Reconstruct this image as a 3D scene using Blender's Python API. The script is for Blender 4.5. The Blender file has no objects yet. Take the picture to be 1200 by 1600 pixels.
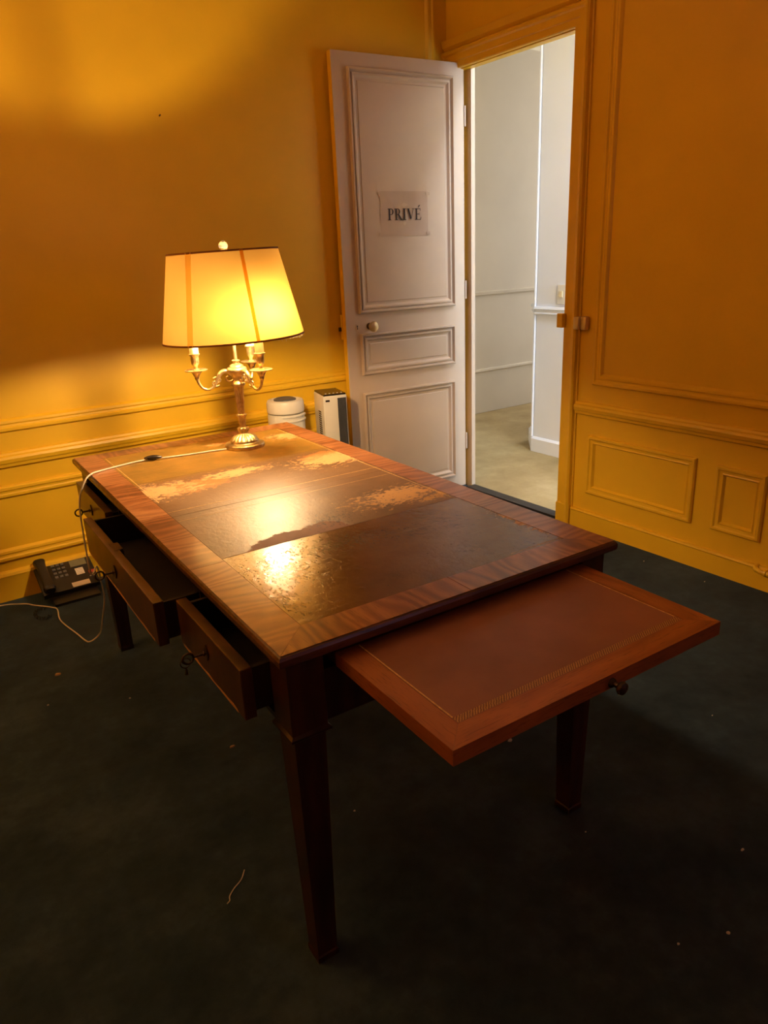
import bpy, bmesh, math, random
from mathutils import Vector, Matrix
random.seed(7)
PI = math.pi
SC = bpy.context.scene
COL = SC.collection

# ------------------------------------------------------------------ camera
FPX, PITCH, ROLL, YAW, CAMH = 1137.256, -0.3406, -0.0453, 0.5943, 1.4171
_F = Vector((math.cos(PITCH)*math.sin(YAW), math.cos(PITCH)*math.cos(YAW), math.sin(PITCH)))
_R0 = Vector((math.cos(YAW), -math.sin(YAW), 0)); _U0 = _R0.cross(_F)
_R = _R0*math.cos(ROLL) + _U0*math.sin(ROLL); _U = -_R0*math.sin(ROLL) + _U0*math.cos(ROLL)
CAMP = Vector((0, 0, CAMH))
cd = bpy.data.cameras.new('camera'); cam = bpy.data.objects.new('camera', cd); COL.objects.link(cam)
m = Matrix((_R, _U, -_F)).transposed().to_4x4(); m.translation = CAMP; cam.matrix_world = m
cd.sensor_fit = 'VERTICAL'; cd.sensor_height = 36.0; cd.lens = 36.0*FPX/1600.0; cd.clip_start = 0.02
SC.camera = cam
def ray(px, py): return (_F*FPX + _R*(px-600) - _U*(py-800)).normalized()
def on_y(px, py, y): d = ray(px, py); return CAMP + d*(y/d.y)
def on_z(px, py, z=0.0): d = ray(px, py); return CAMP + d*((z-CAMH)/d.z)

# ------------------------------------------------------------------ world, light, exposure
SC.view_settings.view_transform = 'Standard'; SC.view_settings.look = 'None'
SC.view_settings.gamma = 1.0; SC.view_settings.use_curve_mapping = False
SC.view_settings.exposure = 0.0
w = bpy.data.worlds.new('dusk_sky'); SC.world = w; w.use_nodes = True
bg = w.node_tree.nodes['Background']; bg.inputs[0].default_value = (0.18, 0.30, 0.62, 1); bg.inputs[1].default_value = 0.05
BULB_STRENGTH = 2600.0
FILL_UPLIGHT_POWER = 40.0
BULB_COLOR = (1.0, 0.69, 0.36)
def area(name, loc, target, sx, sy, power, color):
    l = bpy.data.lights.new(name, 'AREA'); l.shape = 'RECTANGLE'; l.size = sx; l.size_y = sy
    l.energy = power; l.color = color
    o = bpy.data.objects.new(name, l); COL.objects.link(o); o.location = loc
    o.rotation_euler = (Vector(target)-Vector(loc)).to_track_quat('-Z', 'Y').to_euler()
    return o
area('assumed_rear_window_light', (2.1, -1.76, 1.65), (2.1, 0, 1.65), 0.9, 1.5, 4.0, (0.34, 0.52, 1.0))  # assumed dim blue light from a window out of view behind the camera
area('added_hall_end_light', (3.40, -0.66, 1.55), (3.40, 1, 1.55), 0.7, 1.5, 190.0, (0.66, 0.82, 1.0))  # added unseen light at the hall end, brightens the white hall corner wall
area('added_hall_fill', (3.16, 2.05, 2.905), (3.16, 2.05, 0), 0.30, 0.60, 46.0, (0.74, 0.84, 1.0))  # added overhead light, out of view, brightens the white hall corner wall
area('assumed_passage_light', (7.72, 4.45, 1.65), (4, 4.45, 1.65), 0.85, 1.7, 95.0, (1.0, 0.95, 0.88))  # assumed light beyond the unseen passage end, lights the far hall

# ------------------------------------------------------------------ materials
class G:
    def __init__(s, name):
        s.m = bpy.data.materials.new(name); s.m.use_nodes = True
        s.t = s.m.node_tree; s.b = s.t.nodes['Principled BSDF']; s.out = s.t.nodes['Material Output']
    def n(s, typ, **kw):
        x = s.t.nodes.new(typ)
        for k, v in kw.items(): setattr(x, k, v)
        return x
    def set(s, sock, v):
        if isinstance(v, bpy.types.NodeSocket): s.t.links.new(v, sock)
        elif v is not None: sock.default_value = v
    def math(s, op, a, b=None, c=None, clamp=False):
        x = s.n('ShaderNodeMath', operation=op, use_clamp=clamp)
        s.set(x.inputs[0], a); s.set(x.inputs[1], b); s.set(x.inputs[2], c); return x.outputs[0]
    def vmath(s, op, a, b=None):
        x = s.n('ShaderNodeVectorMath', operation=op); s.set(x.inputs[0], a); s.set(x.inputs[1], b); return x.outputs[0]
    def coord(s, kind='Object'): return s.n('ShaderNodeTexCoord').outputs[kind]
    def mapping(s, vec, scale=(1, 1, 1), rot=(0, 0, 0), loc=(0, 0, 0)):
        x = s.n('ShaderNodeMapping'); s.set(x.inputs[0], vec); x.inputs['Scale'].default_value = scale
        x.inputs['Rotation'].default_value = rot; x.inputs['Location'].default_value = loc; return x.outputs[0]
    def noise(s, vec, scale, detail=3, rough=0.55, dist=0.0):
        x = s.n('ShaderNodeTexNoise'); s.set(x.inputs['Vector'], vec); x.inputs['Scale'].default_value = scale
        x.inputs['Detail'].default_value = detail; x.inputs['Roughness'].default_value = rough
        x.inputs['Distortion'].default_value = dist; return x.outputs[0]
    def wave(s, vec, scale, dist, detail=3, axis='X', dscale=1.0):
        x = s.n('ShaderNodeTexWave', wave_type='BANDS', bands_direction=axis); s.set(x.inputs['Vector'], vec)
        x.inputs['Scale'].default_value = scale; x.inputs['Distortion'].default_value = dist
        x.inputs['Detail'].default_value = detail; x.inputs['Detail Scale'].default_value = dscale; return x.outputs['Fac']
    def ramp(s, fac, stops):
        x = s.n('ShaderNodeValToRGB'); s.set(x.inputs[0], fac); e = x.color_ramp.elements
        while len(e) < len(stops): e.new(0.5)
        for q, (p, c) in zip(e, stops): q.position = p; q.color = (*c, 1)
        return x.outputs[0]
    def mix(s, fac, a, b, blend='MIX'):
        x = s.n('ShaderNodeMix', data_type='RGBA', blend_type=blend); s.set(x.inputs[0], fac)
        s.set(x.inputs[6], (*a, 1) if isinstance(a, tuple) else a); s.set(x.inputs[7], (*b, 1) if isinstance(b, tuple) else b)
        return x.outputs[2]
    def smooth(s, v, lo, hi):
        x = s.n('ShaderNodeMapRange', interpolation_type='SMOOTHSTEP'); s.set(x.inputs[0], v)
        x.inputs[1].default_value = lo; x.inputs[2].default_value = hi; return x.outputs[0]
    def bump(s, h, strength=0.2, dist=0.01):
        x = s.n('ShaderNodeBump'); s.set(x.inputs['Height'], h); x.inputs['Strength'].default_value = strength
        x.inputs['Distance'].default_value = dist; s.t.links.new(x.outputs[0], s.b.inputs['Normal'])
    def P(s, **kw):
        for k, v in kw.items():
            k = k.replace('_', ' ')
            if isinstance(v, tuple) and len(v) == 3: v = (*v, 1)
            s.set(s.b.inputs[k], v)
        return s.m

MAT = {}
def plain(name, col, rough=0.5, metal=0.0, spec=0.5, var=0.12, nscale=14.0, bump=0.0, bscale=60.0, **kw):
    g = G(name); c = g.coord()
    nz = g.noise(c, nscale, 4)
    lo = tuple(x*(1-var) for x in col); hi = tuple(min(1, x*(1+var)) for x in col)
    g.P(Base_Color=g.ramp(nz, [(0.3, lo), (0.7, hi)]), Roughness=rough, Metallic=metal, Specular_IOR_Level=spec, **kw)
    if bump: g.bump(g.noise(c, bscale, 4), bump, 0.004)
    MAT[name] = g.m; return g.m

plain('yellow_paint', (0.80, 0.47, 0.016), 0.42, var=0.05, nscale=3.0, bump=0.10, bscale=26.0)
plain('ceiling_paint', (0.86, 0.80, 0.66), 0.8)
plain('white_door_paint', (0.55, 0.425, 0.32), 0.42, var=0.04, nscale=5, bump=0.06, bscale=40)
plain('hall_cream', (0.66, 0.60, 0.50), 0.7, var=0.05, nscale=1.6)
plain('hall_white', (0.80, 0.82, 0.90), 0.5, var=0.03, nscale=2)
plain('paper', (0.50, 0.375, 0.29), 0.8, var=0.03)
plain('ink', (0.03, 0.012, 0.008), 0.7)
plain('dark_wood', (0.06, 0.018, 0.007), 0.42, var=0.4, nscale=30)
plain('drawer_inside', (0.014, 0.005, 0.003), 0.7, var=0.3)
plain('chipped_wood', (0.42, 0.22, 0.08), 0.7)
plain('iron', (0.09, 0.06, 0.045), 0.4, metal=0.9)
plain('black_plastic', (0.012, 0.010, 0.010), 0.38)
plain('key_plastic', (0.10, 0.10, 0.11), 0.35)
plain('lcd', (0.17, 0.16, 0.10), 0.25)
plain('white_plastic', (0.74, 0.70, 0.62), 0.4, var=0.03)
plain('grey_grille', (0.085, 0.085, 0.09), 0.45)
plain('dark_panel', (0.018, 0.014, 0.012), 0.25)
plain('label_white', (0.75, 0.68, 0.6), 0.7)
plain('label_red', (0.36, 0.05, 0.03), 0.6)
plain('cord_white', (0.66, 0.58, 0.46), 0.5)
plain('cord_black', (0.012, 0.011, 0.011), 0.5)
plain('candle_ivory', (0.80, 0.66, 0.42), 0.5, Subsurface_Weight=0.0)
plain('gold_tooling', (0.62, 0.38, 0.14), 0.45, var=0.35, nscale=120)
plain('threshold_dark', (0.022, 0.016, 0.012), 0.6)
plain('scrap_white', (0.62, 0.56, 0.48), 0.8)
plain('scrap_tan', (0.42, 0.26, 0.13), 0.8)
plain('shade_trim', (0.30, 0.11, 0.02), 0.7)
plain('knob_brass', (0.62, 0.48, 0.26), 0.35, metal=0.6)
plain('window_paint', (0.7, 0.68, 0.62), 0.5)

def brass():
    g = G('antique_brass'); c = g.coord()
    n = g.noise(c, 45, 5, 0.6)
    g.P(Base_Color=g.ramp(n, [(0.3, (0.46, 0.33, 0.15)), (0.65, (0.80, 0.64, 0.34))]), Metallic=0.92,
        Roughness=g.smooth(n, 0.9, 0.1)); g.b.inputs['Roughness'].default_value = 0.3
    g.t.links.remove(g.b.inputs['Roughness'].links[0]); g.b.inputs['Roughness'].default_value = 0.30
    g.bump(n, 0.15, 0.002); MAT['brass'] = g.m
brass()

def carpet():
    g = G('dark_teal_carpet'); c = g.coord()
    fine = g.noise(c, 420, 3, 0.7); blot = g.noise(c, 3.2, 5, 0.6); mid = g.noise(c, 24, 4, 0.7)
    f = g.math('ADD', g.math('MULTIPLY', blot, 0.75), g.math('MULTIPLY', mid, 0.25))
    colr = g.ramp(f, [(0.33, (0.015, 0.027, 0.040)), (0.52, (0.034, 0.057, 0.082)), (0.72, (0.074, 0.112, 0.150))])
    colr = g.mix(g.math('MULTIPLY', fine, 0.45), colr, (0.012, 0.022, 0.026))
    g.P(Base_Color=colr, Roughness=0.95, Specular_IOR_Level=0.1, Sheen_Weight=0.05)
    g.bump(g.math('ADD', fine, g.math('MULTIPLY', mid, 0.6)), 0.35, 0.006); MAT['carpet'] = g.m
carpet()
def hallfloor():
    g = G('hall_worn_carpet'); c = g.coord()
    n = g.noise(c, 2.2, 5, 0.65); f = g.noise(c, 40, 3)
    colr = g.ramp(n, [(0.3, (0.28, 0.20, 0.08)), (0.55, (0.42, 0.32, 0.15)), (0.75, (0.55, 0.44, 0.24))])
    g.P(Base_Color=g.mix(g.math('MULTIPLY', f, 0.3), colr, (0.2, 0.13, 0.06)), Roughness=0.85)
    g.bump(f, 0.2, 0.003); MAT['hall_floor'] = g.m
hallfloor()

def wood(name, grain, dark, mid, light, rough=0.28, scale=9.0, coat=0.25):
    """polished mahogany veneer, grain running along local axis `grain`"""
    g = G(name); c = g.coord()
    rnd = g.n('ShaderNodeObjectInfo').outputs['Random']
    off = g.n('ShaderNodeCombineXYZ'); g.set(off.inputs[0], g.math('MULTIPLY', rnd, 7.3)); g.set(off.inputs[1], g.math('MULTIPLY', rnd, 13.1))
    v = g.vmath('ADD', c, off.outputs[0])
    ax = {'X': (0.34, 1, 1), 'Y': (1, 0.34, 1), 'Z': (1, 1, 0.3)}[grain]
    v2 = g.mapping(v, scale=ax)
    warp = g.noise(v2, 5.5, 3, 0.5)
    nz = g.n('ShaderNodeTexNoise'); g.set(nz.inputs['Vector'], v2); nz.inputs['Scale'].default_value = 7.0; nz.inputs['Detail'].default_value = 2.0
    v3 = g.vmath('ADD', v2, g.vmath('MULTIPLY', nz.outputs['Color'], (0.22, 0.22, 0.22)))
    wv = g.wave(v3, scale*1.1, 5.0, 3, {'X': 'Y', 'Y': 'X', 'Z': 'X'}[grain], 0.9)
    figure = g.math('ADD', g.math('MULTIPLY', wv, 0.26), g.math('MULTIPLY', warp, 0.82))
    px = {'X': (30, 420, 300), 'Y': (420, 30, 300), 'Z': (300, 300, 20)}[grain]
    pore = g.noise(g.mapping(v, scale=px), 1.0, 2, 0.6)
    colr = g.ramp(figure, [(0.28, dark), (0.50, mid), (0.78, light)])
    colr = g.mix(g.math('MULTIPLY', g.smooth(pore, 0.52, 0.72), 0.55), colr, tuple(x*0.35 for x in dark))
    colr = g.mix(g.math('MULTIPLY', rnd, 0.25), colr, tuple(x*0.8 for x in mid))
    rg = g.n('ShaderNodeMapRange'); g.set(rg.inputs[0], warp); rg.inputs[3].default_value = rough-0.05; rg.inputs[4].default_value = rough+0.10
    g.P(Base_Color=colr, Roughness=rg.outputs[0], Coat_Weight=coat, Coat_Roughness=0.12)
    g.bump(g.math('ADD', pore, g.math('MULTIPLY', g.noise(v, 160, 3), 0.6)), 0.10, 0.0015); MAT[name] = g.m
wood('mahogany_x', 'X', (0.105, 0.032, 0.012), (0.28, 0.096, 0.034), (0.47, 0.20, 0.076))
wood('mahogany_y', 'Y', (0.105, 0.032, 0.012), (0.28, 0.096, 0.034), (0.47, 0.20, 0.076))
wood('mahogany_edge', 'X', (0.040, 0.012, 0.007), (0.085, 0.028, 0.014), (0.15, 0.055, 0.026), 0.32)
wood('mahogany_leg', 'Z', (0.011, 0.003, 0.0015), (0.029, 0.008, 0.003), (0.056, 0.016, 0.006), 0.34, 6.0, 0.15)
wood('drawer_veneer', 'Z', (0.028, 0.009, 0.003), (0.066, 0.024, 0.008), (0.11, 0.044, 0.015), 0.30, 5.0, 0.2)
wood('slide_x', 'X', (0.19, 0.052, 0.012), (0.31, 0.088, 0.020), (0.42, 0.135, 0.034), 0.34, 5.0, 0.15)
wood('slide_y', 'Y', (0.19, 0.052, 0.012), (0.31, 0.088, 0.020), (0.42, 0.135, 0.034), 0.34, 5.0, 0.15)

def leather():
    """worn olive-brown desk leather; x = across the desk, y = along it (desk coordinates)"""
    g = G('worn_desk_leather'); c = g.coord()
    sp = g.n('ShaderNodeSeparateXYZ'); g.set(sp.inputs[0], c); X, Y = sp.outputs[0], sp.outputs[1]
    def ell(cx, cy, rx, ry):
        a = g.math('DIVIDE', g.math('SUBTRACT', X, cx), rx); b = g.math('DIVIDE', g.math('SUBTRACT', Y, cy), ry)
        d = g.math('SQRT', g.math('ADD', g.math('MULTIPLY', a, a), g.math('MULTIPLY', b, b)))
        return g.math('SUBTRACT', 1.0, d, clamp=True)
    def mx(*l):
        r = l[0]
        for q in l[1:]: r = g.math('MAXIMUM', r, q)
        return r
    flake = g.noise(g.mapping(c, scale=(1.0, 1.6, 1)), 46, 6, 0.78)
    ragged = g.noise(c, 38, 4, 0.7)
    soft = g.noise(c, 4.5, 4, 0.6); mid = g.noise(c, 16, 4, 0.6)
    far = g.smooth(Y, 1.19, 1.25)
    base = g.ramp(soft, [(0.3, (0.105, 0.050, 0.018)), (0.5, (0.155, 0.074, 0.027)), (0.72, (0.205, 0.105, 0.042))])
    base = g.mix(far, base, g.ramp(mid, [(0.3, (0.17, 0.095, 0.014)), (0.7, (0.30, 0.155, 0.024))]))
    # lighter, rubbed-through tan zones
    tan = mx(ell(0.66, 0.61, 0.26, 0.13), ell(0.79, 0.25, 0.055, 0.26), ell(0.13, 1.11, 0.26, 0.16),
             ell(0.74, 1.09, 0.30, 0.16), ell(0.40, 1.15, 0.22, 0.09), ell(0.76, 0.535, 0.15, 0.05),
             ell(0.50, 1.56, 0.12, 0.05), ell(0.75, 1.50, 0.14, 0.12))
    t1 = g.math('MULTIPLY', g.smooth(g.math('ADD', g.math('MULTIPLY', tan, 0.34), flake), 0.690, 0.706), g.smooth(tan, 0.0, 0.12))
    orange = mx(ell(0.24, 1.10, 0.20, 0.10), ell(0.72, 1.12, 0.17, 0.13))
    o1 = g.smooth(g.math('ADD', g.math('MULTIPLY', orange, 0.6), g.math('MULTIPLY', ragged, 0.8)), 0.62, 0.74)
    colr = g.mix(o1, base, (0.40, 0.15, 0.035))
    colr = g.mix(t1, colr, (0.55, 0.30, 0.105))
    # red-brown scraped band that stops at the seam
    band = g.math('MULTIPLY', mx(ell(0.27, 0.485, 0.20, 0.115), ell(0.37, 0.50, 0.13, 0.11)), g.math('GREATER_THAN', Y, 0.488))
    b1 = g.smooth(g.math('ADD', g.math('MULTIPLY', band, 0.75), g.math('MULTIPLY', ragged, 0.55)), 0.60, 0.64)
    colr = g.mix(b1, colr, (0.22, 0.070, 0.020))
    # dark pits and chips in the near panel
    chips = mx(ell(0.17, 0.33, 0.14, 0.17), ell(0.115, 0.20, 0.05, 0.16), ell(0.42, 0.56, 0.13, 0.12), ell(0.34, 0.40, 0.3, 0.1))
    c1 = g.smooth(g.math('ADD', g.math('MULTIPLY', chips, 0.26), g.noise(g.mapping(c, scale=(1.6, 0.8, 1)), 120, 3, 0.6)), 0.72, 0.76)
    colr = g.mix(c1, colr, (0.075, 0.028, 0.010))
    # pale scuffs, long scratches
    scr = g.noise(g.mapping(c, scale=(3, 90, 1), rot=(0, 0, 0.35)), 1.0, 3, 0.6)
    s1 = g.math('MULTIPLY', g.smooth(scr, 0.62, 0.74), 0.35)
    colr = g.mix(s1, colr, (0.30, 0.19, 0.11))
    crease = g.noise(g.mapping(c, scale=(1.0, 0.7, 1)), 75, 4, 0.65, 0.6)
    rr = g.n('ShaderNodeMapRange'); g.set(rr.inputs[0], mid); rr.inputs[3].default_value = 0.10; rr.inputs[4].default_value = 0.22
    rough = g.math('ADD', g.math('ADD', rr.outputs[0], g.math('MULTIPLY', g.math('GREATER_THAN', Y, 0.487), 0.24)), g.math('MULTIPLY', g.math('MAXIMUM', t1, b1), 0.28))
    g.P(Base_Color=colr, Roughness=rough, Specular_IOR_Level=0.55)
    h = g.math('SUBTRACT', g.math('ADD', g.math('MULTIPLY', crease, 0.55), g.math('MULTIPLY', soft, 1.2)),
               g.math('MULTIPLY', g.math('ADD', g.math('ADD', t1, b1), c1), 0.5))
    g.bump(h, 0.55, 0.0025); MAT['leather'] = g.m
leather()
def slide_leather():
    g = G('red_brown_slide_leather'); c = g.coord()
    n = g.noise(c, 5, 4); f = g.noise(c, 220, 3)
    g.P(Base_Color=g.ramp(n, [(0.3, (0.19, 0.066, 0.034)), (0.7, (0.31, 0.118, 0.074))]), Roughness=0.42, Specular_IOR_Level=0.45)
    g.bump(f, 0.12, 0.001); MAT['slide_leather'] = g.m
slide_leather()
def tooled():
    g = G('tooled_gilt_band'); c = g.coord()
    wv = g.wave(g.mapping(c, scale=(1, 1, 1), rot=(0, 0, 0.7)), 75, 2.5, 2, 'X', 2.0)
    n = g.noise(c, 90, 3)
    g.P(Base_Color=g.mix(g.smooth(g.math('ADD', wv, g.math('MULTIPLY', n, 0.6)), 0.5, 1.0), (0.17, 0.06, 0.022), (0.46, 0.24, 0.085)), Roughness=0.45)
    g.bump(wv, 0.3, 0.001); MAT['tooled'] = g.m
tooled()
def shade_mat():
    g = G('ivory_lampshade_cloth'); c = g.coord()
    sp = g.n('ShaderNodeSeparateXYZ'); g.set(sp.inputs[0], c)
    weave = g.noise(g.mapping(c, scale=(1, 1, 5)), 160, 2); blot = g.noise(c, 9, 4)
    f = g.math('ADD', g.math('MULTIPLY', weave, 0.3), g.math('MULTIPLY', blot, 0.7))
    col = g.ramp(f, [(0.3, (0.043, 0.0240, 0.0042)), (0.7, (0.056, 0.0325, 0.0066))])
    d = g.n('ShaderNodeBsdfDiffuse'); d.inputs[0].default_value = (0.52, 0.40, 0.22, 1)
    t = g.n('ShaderNodeBsdfTranslucent'); g.set(t.inputs[0], col)
    x = g.n('ShaderNodeAddShader')
    g.t.links.new(d.outputs[0], x.inputs[0]); g.t.links.new(t.outputs[0], x.inputs[1]); g.t.links.new(x.outputs[0], g.out.inputs[0])
    MAT['shade'] = g.m
    for key, td in (('seam', (0.66, 0.34, 0.06)), ('seam_soft', (0.84, 0.66, 0.34))):
        g = G('shade_'+key)
        d = g.n('ShaderNodeBsdfDiffuse'); d.inputs[0].default_value = (0.12, 0.06, 0.02, 1)
        t = g.n('ShaderNodeBsdfTranslucent'); t.inputs[0].default_value = (*td, 1)
        x = g.n('ShaderNodeAddShader')
        g.t.links.new(d.outputs[0], x.inputs[0]); g.t.links.new(t.outputs[0], x.inputs[1]); g.t.links.new(x.outputs[0], g.out.inputs[0])
        MAT[key] = g.m
shade_mat()
def emit(name, col, st):
    g = G(name); g.P(Base_Color=(0.8, 0.7, 0.5), Emission_Color=col, Emission_Strength=st); MAT[name] = g.m
emit('bulb_lit', BULB_COLOR, BULB_STRENGTH)
g = G('bulb_glass'); g.P(Base_Color=(0.85, 0.8, 0.7), Roughness=0.08, Transmission_Weight=0.6); MAT['bulb_glass'] = g.m
g = G('crystal'); g.P(Base_Color=(0.95, 0.93, 0.86), Roughness=0.03, Transmission_Weight=0.85, IOR=1.5); MAT['crystal'] = g.m
g = G('pane_glass')
tr = g.n('ShaderNodeBsdfTransparent'); gl = g.n('ShaderNodeBsdfGlossy'); gl.inputs['Roughness'].default_value = 0.03
mxs = g.n('ShaderNodeMixShader'); mxs.inputs[0].default_value = 0.06
g.t.links.new(tr.outputs[0], mxs.inputs[1]); g.t.links.new(gl.outputs[0], mxs.inputs[2]); g.t.links.new(mxs.outputs[0], g.out.inputs[0])
MAT['pane_glass'] = g.m

# ------------------------------------------------------------------ mesh helpers
class MB:
    """collects shapes, then links them as ONE mesh object"""
    def __init__(s): s.bm = bmesh.new()
    def poly(s, pts, mi=0):
        vs = [s.bm.verts.new(p) for p in pts]; f = s.bm.faces.new(vs); f.material_index = mi; return f
    def box(s, a, b, bev=0.0, seg=2):
        x0, y0, z0 = a; x1, y1, z1 = b
        x0, x1 = min(x0, x1), max(x0, x1); y0, y1 = min(y0, y1), max(y0, y1); z0, z1 = min(z0, z1), max(z0, z1)
        v = [s.bm.verts.new(p) for p in [(x0,y0,z0),(x1,y0,z0),(x1,y1,z0),(x0,y1,z0),(x0,y0,z1),(x1,y0,z1),(x1,y1,z1),(x0,y1,z1)]]
        fs = [s.bm.faces.new([v[i] for i in q]) for q in [(0,3,2,1),(4,5,6,7),(0,1,5,4),(1,2,6,5),(2,3,7,6),(3,0,4,7)]]
        if bev:
            es = list({e for f in fs for e in f.edges})
            bmesh.ops.bevel(s.bm, geom=es, offset=bev, segments=seg, affect='EDGES', profile=0.5)
        return s
    def prism(s, poly, lo, hi, axis='z'):
        def P(p, t): return {'z': (p[0], p[1], t), 'x': (t, p[0], p[1]), 'y': (p[0], t, p[1])}[axis]
        a = [s.bm.verts.new(P(p, lo)) for p in poly]; b = [s.bm.verts.new(P(p, hi)) for p in poly]; n = len(poly)
        s.bm.faces.new(a[::-1]); s.bm.faces.new(b)
        for i in range(n): s.bm.faces.new([a[i], a[(i+1) % n], b[(i+1) % n], b[i]])
        return s
    def loft(s, rings, close_ends=True, closed=True):
        R = [[s.bm.verts.new(p) for p in r] for r in rings]; n = len(R[0])
        for i in range(len(R)-1):
            for j in range(n if closed else n-1):
                s.bm.faces.new([R[i][j], R[i][(j+1) % n], R[i+1][(j+1) % n], R[i+1][j]])
        if close_ends: s.bm.faces.new(R[0][::-1]); s.bm.faces.new(R[-1])
        return s
    def lathe(s, prof, seg=32, c=(0, 0, 0), flute=None, cap=True):
        """prof: (r, z) list; flute: (n, depth, z0, z1)"""
        rings = []
        for r, z in prof:
            ring = []
            for i in range(seg):
                a = 2*PI*i/seg; rr = r
                if flute and flute[2] <= z <= flute[3]: rr = r*(1-flute[1]*(0.5+0.5*math.cos(flute[0]*a)))
                ring.append((c[0]+rr*math.cos(a), c[1]+rr*math.sin(a), c[2]+z))
            rings.append(ring)
        return s.loft(rings, cap)
    def tube(s, pts, rad, seg=8, smooth=True, cap=True):
        pts = [Vector(p) for p in pts]; rings = []; n = len(pts)
        up = Vector((0, 0, 1)); prev = None
        for i, p in enumerate(pts):
            t = (pts[min(i+1, n-1)]-pts[max(i-1, 0)]).normalized()
            if prev is None:
                a = t.orthogonal().normalized()
            else:
                a = (prev - t*prev.dot(t)); a = a.normalized() if a.length > 1e-6 else t.orthogonal().normalized()
            prev = a; b = t.cross(a); r = rad[i] if isinstance(rad, (list, tuple)) else rad
            rings.append([p + a*(r*math.cos(2*PI*k/seg)) + b*(r*math.sin(2*PI*k/seg)) for k in range(seg)])
        return s.loft(rings, cap)
    def torus(s, c, R, r, axis='z', seg=24, ss=8):
        pts = []
        rings = []
        for i in range(seg):
            a = 2*PI*i/seg; ring = []
            for k in range(ss):
                b = 2*PI*k/ss; d = R + r*math.cos(b); h = r*math.sin(b)
                q = {'z': (d*math.cos(a), d*math.sin(a), h), 'x': (h, d*math.cos(a), d*math.sin(a)), 'y': (d*math.cos(a), h, d*math.sin(a))}[axis]
                ring.append((c[0]+q[0], c[1]+q[1], c[2]+q[2]))
            rings.append(ring)
        rings.append(rings[0])
        return s.loft(rings, False)
    def frame(s, x0, x1, z0, z1, prof, P):
        """mitred picture-frame moulding; prof = (inset from outer edge, height); P maps (x, z, h) to a point"""
        rings = []
        for cx, cz, sx, sz in [(x0, z0, 1, 1), (x1, z0, -1, 1), (x1, z1, -1, -1), (x0, z1, 1, -1)]:
            rings.append([P(cx+sx*d, cz+sz*d, h) for d, h in prof])
        rings.append(rings[0])
        return s.loft(rings, False, closed=False)
    def build(s, name, mat, parent=None, smooth=False, loc=None, mats=None, angle=40):
        bmesh.ops.remove_doubles(s.bm, verts=s.bm.verts, dist=1e-6)
        bmesh.ops.recalc_face_normals(s.bm, faces=s.bm.faces)
        me = bpy.data.meshes.new(name); s.bm.to_mesh(me); s.bm.free()
        for q in (mats or [mat]): me.materials.append(MAT[q])
        if smooth:
            me.polygons.foreach_set('use_smooth', [True]*len(me.polygons))
            me.set_sharp_from_angle(angle=math.radians(angle))
        o = bpy.data.objects.new(name, me); COL.objects.link(o)
        if parent: o.parent = parent
        if loc: o.location = loc
        return o
def catmull(pts, n=8):
    pts = [Vector(p) for p in pts]; P = [pts[0]*2-pts[1]] + pts + [pts[-1]*2-pts[-2]]; out = []
    for i in range(1, len(P)-2):
        for k in range(n):
            t = k/n; a, b, c, d = P[i-1:i+3]
            out.append(0.5*((2*b)+(c-a)*t+(2*a-5*b+4*c-d)*t*t+(3*b-a-3*c+d)*t**3))
    out.append(P[-2]); return out
def empty(name, loc=(0, 0, 0), rz=0.0):
    o = bpy.data.objects.new(name, None); COL.objects.link(o); o.location = loc; o.rotation_euler = (0, 0, rz); o.empty_display_size = 0.05; return o
def tag(o, label, cat=None, group=None, kind=None):
    if label: o['label'] = label
    if cat: o['category'] = cat
    if group: o['group'] = group
    if kind: o['kind'] = kind
    return o
def struct(o, label): o['kind'] = 'structure'; o['label'] = label; return o

# ------------------------------------------------------------------ the room
XW, YW = 2.893, 3.485            # inner faces of the right wall and the left (lamp-side) wall
XL, YR, ZC = -2.0, -1.7, 3.05
WT = 0.045
D0, D1, DZ = 2.571, 3.402, 2.325 # doorway
# floor: a gently rucked carpet
RIDGES = [([(-0.30, 1.79), (-0.013, 1.853), (0.085, 1.873), (0.213, 1.915), (0.35, 1.948), (0.527, 1.942)], 0.007, 0.030),
          ([(-0.2, 2.70), (0.109, 2.686), (0.215, 2.681), (0.349, 2.674)], 0.005, 0.030),
          ([(-0.15, 1.62), (0.012, 1.559), (0.141, 1.494), (0.26, 1.438)], 0.005, 0.035),
          ([(1.95, 0.35), (2.3, 0.75), (2.62, 1.35)], 0.004, 0.04)]
def seg_d(p, a, b):
    ax, ay = a; bx, by = b; dx, dy = bx-ax, by-ay
    t = max(0, min(1, ((p[0]-ax)*dx+(p[1]-ay)*dy)/(dx*dx+dy*dy)))
    return math.hypot(p[0]-ax-t*dx, p[1]-ay-t*dy)
def floor_z(x, y):
    z = 0.0
    for pl, h, wd in RIDGES:
        d = min(seg_d((x, y), pl[i], pl[i+1]) for i in range(len(pl)-1))
        if d < 4*wd: z += h*math.exp(-(d/wd)**2)
    return z
b = MB(); NX, NY = 150, 150
vs = [[b.bm.verts.new((XL+(XW+WT-XL)*i/NX, YR+(YW-YR)*j/NY, 0)) for j in range(NY+1)] for i in range(NX+1)]
for r in vs:
    for v in r: v.co.z = floor_z(v.co.x, v.co.y)
for i in range(NX):
    for j in range(NY): b.bm.faces.new([vs[i][j], vs[i+1][j], vs[i+1][j+1], vs[i][j+1]])
struct(b.build('floor', 'carpet', smooth=True), 'dark teal wall-to-wall carpet with worn patches and slight rucks')
ceil_o = struct(MB().box((XL, YR, ZC), (XW+WT, YW, ZC+0.1)).build('ceiling', 'ceiling_paint'), 'plain cream ceiling above the yellow room')
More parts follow.
